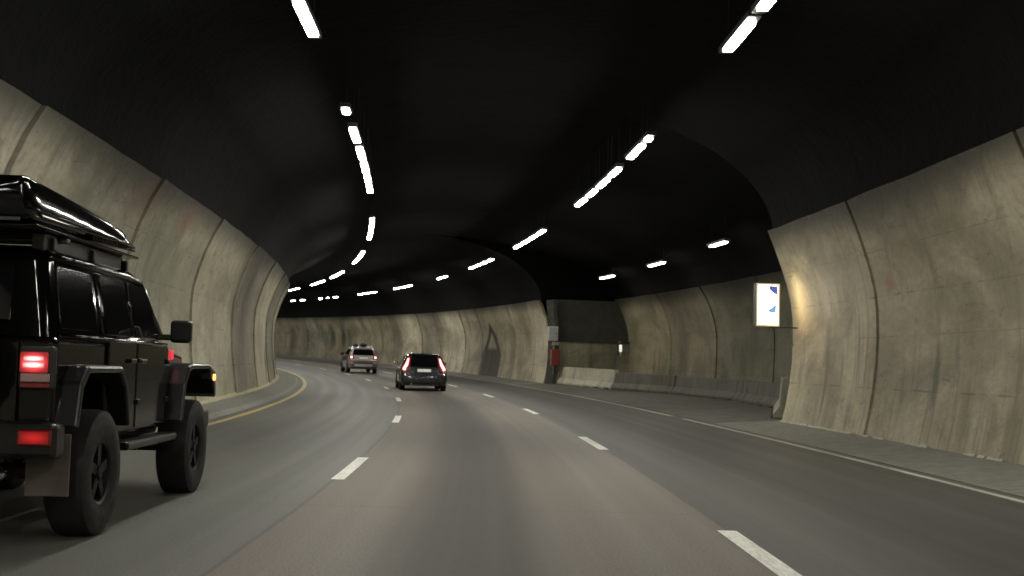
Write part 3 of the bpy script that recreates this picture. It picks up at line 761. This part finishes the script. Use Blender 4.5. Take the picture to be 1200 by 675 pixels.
for s_ in (-1, 1):
    side_quad(-.50, .28, -.44, .26, 1.34, 1.75, 'quarter_window', M_GLASS, .006, s_)
    side_quad(.46, 1.12, .46, 1.10, 1.33, 1.75, 'window', M_GLASS, .012, s_)
    side_quad(1.24, 1.98, 1.24, 1.66, 1.33, 1.75, 'window', M_GLASS, .012, s_)
    # doors stand a little proud
    for (pl, hy) in (([(.60, .70), (.72, .62), (1.15, .62), (1.15, 1.275), (.44, 1.275), (.44, 1.10), (.52, 1.0)], 1.02), ([(1.19, .62), (2.08, .62), (2.12, 1.0), (2.12, 1.275), (1.19, 1.275)], 1.32)):
        x0, x1 = sorted((s_ * .785, s_ * .812)); dr = ext(pl, x0, x1, 'door', M_BLACK, jeep, .01)
        x0, x1 = sorted((s_ * .814, s_ * .84)); bx('handle', M_FLARE, dr, x0, x1, hy - .10, hy + .06, 1.12, 1.155, .008)
    for hy in (1.20, 2.10):
        for hz in (.80, 1.12): bx('hinge', M_FLARE, jeep, *sorted((s_ * .80, s_ * .83)), hy - .02, hy + .05, hz, hz + .04, .006)
    mb = MB(); mb.tube([(s_ * .675, -.50, 1.80), (s_ * .685, .5, 1.803), (s_ * .685, 1.2, 1.80), (s_ * .675, 1.66, 1.78), (s_ * .705, 1.80, 1.62), (s_ * .765, 2.02, 1.36)], .026, 10); mb.build('rain_gutter', M_TOP, jeep, smooth=True)
    mb = MB(); mb.tube([(s_ * .795, -.60, 1.285), (s_ * .80, 2.10, 1.285)], .016, 8); mb.build('belt_moulding', M_TOP, jeep, smooth=True)
    mb = MB(); mb.tube([(s_ * .765, 1.17, 1.33), (s_ * .675, 1.17, 1.76)], .02, 8); mb.build('pillar_trim', M_TOP, jeep, smooth=True)
    mb = MB(); mb.tube([(s_ * .765, .37, 1.33), (s_ * .675, .37, 1.76)], .02, 8); mb.build('pillar_trim', M_TOP, jeep, smooth=True)
    # mirror
    mr = bx('mirror', M_FLARE, jeep, *sorted((s_ * .89, s_ * 1.065)), 1.84, 1.94, 1.30, 1.49, .03, seg=3)
    bx('mirror_glass', plain('mirror_glass', (.05, .05, .048), .12, .6), mr, *sorted((s_ * .91, s_ * 1.045)), 1.832, 1.839, 1.32, 1.47, .01)
    bx('mirror_arm', M_FLARE, mr, *sorted((s_ * .77, s_ * .895)), 1.87, 1.93, 1.32, 1.37, .01)
    # step
    st = bx('side_step', M_FLARE, jeep, *sorted((s_ * .74, s_ * .90)), .72, 2.22, .47, .535, .02)
    for yy in (.85, 1.5, 2.1): bx('step_bracket', M_UNDER, st, *sorted((s_ * .45, s_ * .75)), yy, yy + .07, .42, .50, .01)
    # tail lamp: box, lit upper lens, clear strip
    tl = bx('tail_lamp', M_TRIM, jeep, s_ * .69 - .115, s_ * .69 + .115, -.70, -.642, .94, 1.22, .02)
    bx('glowing_red_lens', M_TAILGLOW, tl, s_ * .68 - .088, s_ * .68 + .088, -.722, -.702, 1.05, 1.18, .02, seg=3)
    bx('lit_bulb_window', M_BULB, tl, s_ * .68 - .062, s_ * .68 + .062, -.727, -.7225, 1.122, 1.155, .002)
    bx('lit_bulb_window', M_BULB, tl, s_ * .68 - .066, s_ * .68 + .066, -.727, -.7225, 1.08, 1.117, .002)
    bx('red_lens', M_LENS, tl, s_ * .69 - .092, s_ * .69 + .092, -.716, -.702, .955, .985, .004)
    bx('clear_lens', M_CLEAR, tl, s_ * .69 - .092, s_ * .69 + .092, -.720, -.702, .99, 1.045, .008)
    bl = bx('bumper_lamp', M_LENS, jeep, s_ * .755 - .105, s_ * .755 + .105, -.862, -.842, .60, .70, .01)
    bx('lit_lens', M_TAILRED, bl, s_ * .755 - .09, s_ * .755 + .09, -.868, -.863, .612, .688, .002)
    mf = bx('mud_flap', M_FLAP, jeep, s_ * .745 - .14, s_ * .745 + .14, -.56, -.545, .26, .66, .006)
bx('rear_bumper', M_FLARE, jeep, -.88, .88, -.84, -.645, .52, .74, .03)
bx('number_plate', M_PLATE, jeep, -.70, -.18, -.66, -.645, .86, .97, .004)
bx('tow_panel', plain('dusty_pinkish_panel', (.40, .33, .30), .6, vary=.3), jeep, -.30, .52, -.856, -.842, .56, .69, .01)
mb = MB(); mb.tube([(-.5, -.60, .46), (.42, -.60, .46)], .10, 14); mb.build('muffler', M_UNDER, jeep, smooth=True)
mb = MB(); mb.tube([(.42, -.6, .44), (.52, -.72, .42), (.54, -.84, .41)], .032, 10); mb.build('tail_pipe', M_CHROME, jeep, smooth=True)
mb = MB(); mb.tube([(-.72, 0, .43), (.72, 0, .43)], .055, 12); mb.lathe([(-.16, .06), (-.1, .15), (.1, .15), (.16, .06)], 16, c=(0, 0, .43)); mb.build('rear_axle', M_UNDER, jeep, smooth=True)
mb = MB(); mb.tube([(-.72, 2.85, .43), (.72, 2.85, .43)], .045, 12); mb.build('front_axle', M_UNDER, jeep, smooth=True)
# rear window and tailgate
mb = MB(); mb.box(-.48, .48, -.615, -.60, 1.38, 1.74, fn=lambda x, y, z: (x, y + .06 * (z - 1.38) / .36 - .018, z)); mb.build('rear_window', M_GLASS, jeep, bevel=.006)
bx('tailgate', M_BLACK, jeep, -.56, .56, -.66, -.645, .72, 1.25, .01)
for x_, s_ in ((.80, 1), (-.80, -1)):
    for y_ in (0, 2.85): wheel(jeep, x_, y_, .43, .28, s_, M_RIM, False)
sp_ = wheel(jeep, .02, -.85, .43, .27, -1, M_RIM, True, 'spare_wheel', 'y'); sp_.location.z = 1.08
# rack on the roof
mb = MB()
rk = empty('roof_rack', (0, 0, 0)); rk.parent = jeep
for s_ in (-1, 1):
    for yy in (-.35, .5, 1.35): bx('foot', M_FLARE, rk, s_ * .62 - .025, s_ * .62 + .025, yy, yy + .06, 1.86, 1.94, .008)
for yy in (-.35, .5, 1.35): bx('crossbar', plain('black_crossbar', (.01, .01, .01), .4, .6), rk, -.60, .60, yy, yy + .05, 1.935, 1.962, .01)
for s_ in (-1, 1): bx('mounting_rail', M_FLARE, rk, *sorted((s_ * .54, s_ * .62)), -.48, 1.28, 1.84, 1.965, .01)
bx('rear_crossbar', plain('grey_crossbar', (.16, .16, .155), .4, .4), rk, -.67, .67, -.16, -.10, 1.925, 1.962, .01)
# the long box on it
rb = empty('roof_box', (JX, JY, 0), JA, 'long glossy black cargo box strapped on the roof of the black off-road car', 'roof box')
def boxprof(t):   # t 0 rear .. 1 front -> z bottom, z top, half width
    return 1.99 + .045 * t, 2.30 - .12 * t + .012 * sin(pi * t), .655
rows = []
ts = [0, .01, .04, .1, .2, .35, .5, .65, .8, .92, .98, 1.0]
for t in ts:
    zb, zt, w_ = boxprof(t); e = 1 if .03 < t < .97 else (.80 if t in (.01, .98) else .55) if t not in (.04,) else 1
    if t in (0, 1.0): e = .7
    if t in (.01, .98): e = .9
    y = -.85 + 2.35 * t; zm = (zb + zt) / 2; H = (zt - zb) / 2 * e
    r_ = .05 * e; pr = []
    for cx_, cz_, a0 in ((w_ * (1 - (1 - e) * .15) - r_, zm - H + r_, -pi / 2), (w_ * (1 - (1 - e) * .15) - r_ - .04, zm + H - r_, 0), (-w_ * (1 - (1 - e) * .15) + r_ + .04, zm + H - r_, pi / 2), (-w_ * (1 - (1 - e) * .15) + r_, zm - H + r_, pi)):
        for k in range(4):
            a = a0 + pi / 2 * k / 3; pr.append((cx_ + r_ * cos(a), y, cz_ + r_ * sin(a)))
    rows.append(pr)
mb = MB(); ix = mb.grid(rows, close=True); mb.face(*ix[0]); mb.face(*ix[-1][::-1])
mb.build('box_shell', M_TOP, rb, smooth=True, auto=50)
for s_ in (-1, 1):
    for zo, w2 in ((.30, .007),):
        mb = MB(); pts = []
        for t in [k / 14 for k in range(15)]:
            zb, zt, w_ = boxprof(t); pts.append((s_ * (w_ + .004 - .04 * zo * .9), -.84 + 2.33 * t, zb + (zt - zb) * zo))
        mb.tube(pts, w2, 8); mb.build('side_rib', M_TOP, rb, smooth=True)
    for k in range(16):
        t = .52 + k * .03; zb, zt, w_ = boxprof(t)
        bx('rail_stud', M_TOP, rb, s_ * (w_ + .012) - .012, s_ * (w_ + .012) + .012, -.86 + 2.37 * t, -.83 + 2.37 * t, zb - .012, zb + .03, .006)
bx('base_plate', M_TOP, rb, -.69, .69, -.80, 1.52, 1.968, 1.988, .008)
bx('rear_trim', plain('grey_rear_trim', (.09, .09, .09), .35, .5), rb, -.60, .60, -.868, -.852, 1.995, 2.02, .005)

for c_ in jeep.children:
    if c_.name.split('.')[0] not in ('wheel', 'rear_axle', 'front_axle'): c_.location.z += .06
rb.location.z += .06

# --- moulded cars: horizontal outlines stacked from sill to roof
class Body:
    def __init__(self, levels, bulge=.07, rc=.16, fc=.28): self.lv = levels; self.b = bulge; self.rc = rc; self.fc = fc
    def at(self, z):
        lv = self.lv
        if z <= lv[0][0]: return lv[0][1:]
        for a, b in zip(lv[:-1], lv[1:]):
            if z <= b[0]:
                t = (z - a[0]) / (b[0] - a[0]); return tuple(a[k] + (b[k] - a[k]) * t for k in (1, 2, 3))
        return lv[-1][1:]
    def half(self, z):
        yr, yf, w_ = self.at(z); rc = min(self.rc, w_ * .4); fc = min(self.fc, w_ * .45, (yf - yr) * .3); p = []
        for k in range(6):
            x = (w_ - rc) * k / 6; p.append((x, yr + self.b * (x / w_) ** 2))
        yb = yr + self.b * ((w_ - rc) / w_) ** 2
        for k in range(6):
            a = -pi / 2 + pi / 2 * k / 5; p.append((w_ - rc + rc * cos(a), yb + rc + rc * sin(a)))
        for k in range(1, 6):
            t = k / 6; y = yb + rc + (yf - fc - yb - rc) * t; p.append((w_ , y))
        for k in range(6):
            a = pi / 2 * k / 5; p.append((w_ - fc + fc * cos(a), yf - fc + fc * sin(a)))
        p.append(((w_ - fc) * .5, yf + .03)); p.append((0, yf + .04))
        return p
    def mesh(self):
        mb = MB(); rows = []
        for l in self.lv:
            h = self.half(l[0]); rows.append([(x, y, l[0]) for x, y in h] + [(-x, y, l[0]) for x, y in h[-2:0:-1]])
        ix = mb.grid(rows, close=True); mb.face(*ix[0][::-1]); mb.face(*ix[-1]); return mb
    def rear(self, x, z, off):
        h = self.half(z)[:12]; ax = abs(x)
        for a, b in zip(h[:-1], h[1:]):
            if ax <= b[0] + 1e-6:
                t = (ax - a[0]) / max(1e-6, b[0] - a[0]); y = a[1] + (b[1] - a[1]) * t; return (x, y - off, z)
        return (x, h[-1][1] - off, z)
    def side(self, y, z, off, s_):
        h = self.half(z)[8:22]
        for a, b in zip(h[:-1], h[1:]):
            if a[1] <= y <= b[1] + 1e-6:
                t = (y - a[1]) / max(1e-6, b[1] - a[1]); return (s_ * (a[0] + (b[0] - a[0]) * t + off), y, z)
        return (s_ * (h[-1][0] + off), y, z)
    def strip(self, name, mat, parent, rows, where='rear', s_=1, n=6, off=.008, sub=3):
        """rows: (z, u0, u1) from bottom to top; a skinned patch lying on the body"""
        full = []
        for a, b in zip(rows[:-1], rows[1:]):
            for k in range(sub): t = k / sub; full.append(tuple(a[i] + (b[i] - a[i]) * t for i in range(3)))
        full.append(rows[-1]); mb = MB()
        fn = (lambda u, z, o: self.rear(u, z, o)) if where == 'rear' else (lambda u, z, o: self.side(u, z, o, s_))
        g = [[fn(u0 + (u1 - u0) * k / n, z, off) for k in range(n + 1)] for z, u0, u1 in full]
        g2 = [[fn(u0 + (u1 - u0) * k / n, z, -.02) for k in range(n + 1)] for z, u0, u1 in full]
        mb.grid(g); mb.grid([g[0], g2[0]]); mb.grid([g[-1], g2[-1]])
        mb.grid([[r[0] for r in g], [r[0] for r in g2]]); mb.grid([[r[-1] for r in g], [r[-1] for r in g2]])
        return mb.build(name, mat, parent, smooth=False)
def arch(name, b, parent, y, r_, s_):
    mb = MB(); n = 14; c = mb.vert(b.side(y, .25, .006, s_)); ring_ = []
    for k in range(n + 1):
        a = pi * k / n; yy, zz = y + r_ * cos(a), max(.21, .30 + r_ * sin(a)); ring_.append(mb.vert(b.side(yy, zz, .006, s_)))
    for k in range(n): mb.face(c, ring_[k], ring_[k + 1])
    return mb.build(name, M_TRIM, parent)

# dark hatchback ahead
def car_root(name, s, d, label):
    x, y, z, th = frame(s); sl = (frame(s + 3)[2] - z) / 3
    o = empty(name, P(s, d, 0), -th, label, 'car'); o.rotation_euler = (math.atan(sl), 0, -th); return o
hb = car_root('hatchback', 46.4, 1.30, 'dark blue-black hatchback with tall lit tail lamps, nearer car in the middle lane')
M_NAVY = car_paint('dark_blue_paint', (.012, .016, .024), .25, 1, .2, .15)
B1 = Body([(.20, .12, 4.20, .80), (.24, .05, 4.30, .86), (.34, .01, 4.36, .895), (.52, .0, 4.37, .90), (.64, .03, 4.36, .905), (.72, .09, 4.32, .90), (.84, .14, 4.0, .895), (.92, .17, 3.3, .88), (1.0, .21, 2.95, .85), (1.12, .28, 2.72, .80), (1.25, .36, 2.45, .735), (1.36, .45, 2.15, .665), (1.42, .55, 1.85, .60), (1.45, .85, 1.55, .48)])
B1.mesh().build('body', M_NAVY, hb, smooth=True, auto=40)
B1.strip('rear_window', M_GLASS, hb, [(.93, -.50, .50), (.97, -.56, .56), (1.2, -.52, .52), (1.34, -.46, .46), (1.37, -.40, .40)], off=.01)
B1.strip('rear_spoiler', M_NAVY, hb, [(1.385, -.56, .56), (1.43, -.50, .50)], off=.09)
for s_ in (-1, 1):
    tl = B1.strip('tail_lamp', M_LENS, hb, [(.70, .70 * s_, .87 * s_), (.80, .60 * s_, .88 * s_), (.92, .56 * s_, .86 * s_), (1.05, .54 * s_, .80 * s_), (1.2, .54 * s_, .72 * s_), (1.34, .50 * s_, .62 * s_)], off=.014)
    B1.strip('lit_strip', M_TAILON, tl, [(.80, .72 * s_, .83 * s_), (.88, .70 * s_, .83 * s_), (.98, .63 * s_, .765 * s_), (1.1, .605 * s_, .70 * s_), (1.26, .57 * s_, .64 * s_)], off=.022, n=3)
    B1.strip('window', M_GLASS, hb, [(1.0, .72, 2.6), (1.12, .75, 2.5), (1.25, .80, 2.3), (1.36, .95, 2.0)], 'side', s_, off=.006, n=8)
    B1.strip('chrome_line', M_CHROME, hb, [(.955, .60, 2.7), (.975, .60, 2.7)], 'side', s_, off=.008, n=8, sub=1)
    for yy in (.84, 3.47): arch('wheel_arch', B1, hb, yy, .37, s_); wheel(hb, s_ * .81, yy, .32, .21, s_, M_SILV)
    mr = bx('mirror', M_NAVY, hb, s_ * .97 - .09, s_ * .97 + .09, 2.42, 2.55, .98, 1.11, .03); bx('mirror_glass', M_CHROME, mr, s_ * .97 - .075, s_ * .97 + .075, 2.412, 2.419, .995, 1.095, .005)
    B1.strip('bumper_glint', M_CHROME, hb, [(.60, .58 * s_, .76 * s_), (.64, .62 * s_, .80 * s_)], off=.006, n=3)  # bright strip modelled to stand for a reflection on the bumper
B1.strip('number_plate', M_PLATE, hb, [(.74, -.26, .26), (.85, -.26, .26)], off=.02)
B1.strip('tailgate_handle', M_CHROME, hb, [(.875, -.22, .22), (.90, -.22, .22)], off=.025)
B1.strip('lower_bumper', M_TRIM, hb, [(.22, -.72, .72), (.40, -.68, .68)], off=.012)
B1.strip('bumper_lip', plain('grey_bumper_lip', (.30, .30, .28), .4), hb, [(.215, -.56, .56), (.24, -.56, .56)], off=.022)
mb = MB(); mb.tube([(-.5, -.04, .27), (-.5, .1, .27)], .04, 10); mb.build('tail_pipe', M_CHROME, hb)
bx('roof_antenna', M_TRIM, hb, -.02, .02, .95, 1.1, 1.45, 1.50, .01)
for s_ in (-1, 1): mb = MB(); mb.tube([(s_ * .56, .95, 1.43), (s_ * .60, 1.6, 1.45), (s_ * .585, 2.0, 1.42)], .014, 8); mb.build('roof_rail', M_CHROME, hb, smooth=True)

# silver SUV farther on
sv = car_root('suv', 75.8, 1.32, 'silver-brown SUV with a dark bundle on its roof, farther car in the middle lane')
M_SILVER = car_paint('silver_brown_paint', (.36, .34, .32), .3, 1, .4, .4)
M_BUMPER_GLOW = car_paint('painted_glow_bumper', (.085, .05, .045), .35, .6, .1, .5)  # tail-lamp glow painted into the bumper as reddish brown
B2 = Body([(.26, .16, 4.45, .80), (.30, .06, 4.52, .88), (.42, .0, 4.60, .91), (.66, .0, 4.62, .925), (.74, .05, 4.60, .93), (.90, .09, 4.35, .925), (1.0, .11, 3.7, .91), (1.08, .14, 3.35, .89), (1.2, .22, 3.1, .84), (1.4, .34, 2.7, .76), (1.54, .44, 2.35, .69), (1.61, .55, 2.1, .62), (1.64, .85, 1.8, .50)])
B2.mesh().build('body', M_SILVER, sv, smooth=True, auto=40)
B2.strip('rear_window', M_GLASS, sv, [(1.13, -.62, .62), (1.18, -.66, .66), (1.4, -.60, .60), (1.50, -.54, .54)], off=.01)
B2.strip('bumper', M_BUMPER_GLOW, sv, [(.30, -.78, .78), (.45, -.84, .84), (.80, -.84, .84)], off=.012)
B2.strip('silver_bumper_plate', plain('silver_bumper_plate', (.42, .42, .40), .35, .5), sv, [(.42, -.50, .50), (.48, -.56, .56), (.58, -.58, .58)], off=.022)
B2.strip('dark_valance', M_TRIM, sv, [(.60, -.62, .62), (.68, -.60, .60)], off=.02)
B2.strip('number_plate', M_PLATE, sv, [(.90, -.26, .26), (1.01, -.26, .26)], off=.02)
B2.strip('plate_surround', plain('pale_tailgate_trim', (.35, .33, .30), .4), sv, [(.86, -.46, .46), (.895, -.46, .46)], off=.016)
for s_ in (-1, 1):
    tl = B2.strip('tail_lamp', M_LENS, sv, [(.86, .62 * s_, .89 * s_), (.98, .56 * s_, .90 * s_), (1.13, .62 * s_, .87 * s_)], off=.014)
    B2.strip('lit_lens', M_TAILON, tl, [(.93, .68 * s_, .82 * s_), (1.07, .68 * s_, .82 * s_)], off=.022, n=3)
    B2.strip('fog_lamp', M_CLEAR, sv, [(.62, .68 * s_, .80 * s_), (.70, .68 * s_, .80 * s_)], off=.022, n=3)
    B2.strip('window', M_GLASS, sv, [(1.13, .60, 2.95), (1.3, .66, 2.75), (1.5, .78, 2.35)], 'side', s_, off=.006, n=8)
    for yy in (.93, 3.68): arch('wheel_arch', B2, sv, yy, .41, s_); wheel(sv, s_ * .83, yy, .36, .23, s_, M_SILV)
    bx('mirror', M_TRIM, sv, s_ * 1.02 - .11, s_ * 1.02 + .11, 2.6, 2.74, 1.08, 1.28, .03)
    mb = MB(); mb.tube([(s_ * .60, .8, 1.64), (s_ * .63, 1.5, 1.68), (s_ * .61, 2.3, 1.64)], .02, 8); mb.build('roof_rail', M_CHROME, sv, smooth=True)
bd = empty('roof_bundle', tuple(sv.matrix_basis @ Vector((0, 0, 0))), 0, 'small dark bundle tied on the roof of the farther SUV', 'bag')
bd.rotation_euler = sv.rotation_euler
def lump(name, cx, cy, cz, rx, ry, rz):
    mb = MB(); rows = []; r0 = random.Random(int(cx * 100))
    for i in range(9):
        a = -pi / 2 + pi * i / 8
        rows.append([(cx + rx * cos(a) * cos(b) * r0.uniform(.9, 1.08), cy + ry * cos(a) * sin(b), cz + rz * sin(a)) for b in [2 * pi * k / 14 for k in range(14)]])
    mb.grid(rows, close=True); return mb.build(name, M_TRIM, bd, smooth=True)
lump('large_bag', .12, 1.3, 1.78, .24, .32, .14); lump('small_bag', -.34, 1.4, 1.76, .13, .25, .12)
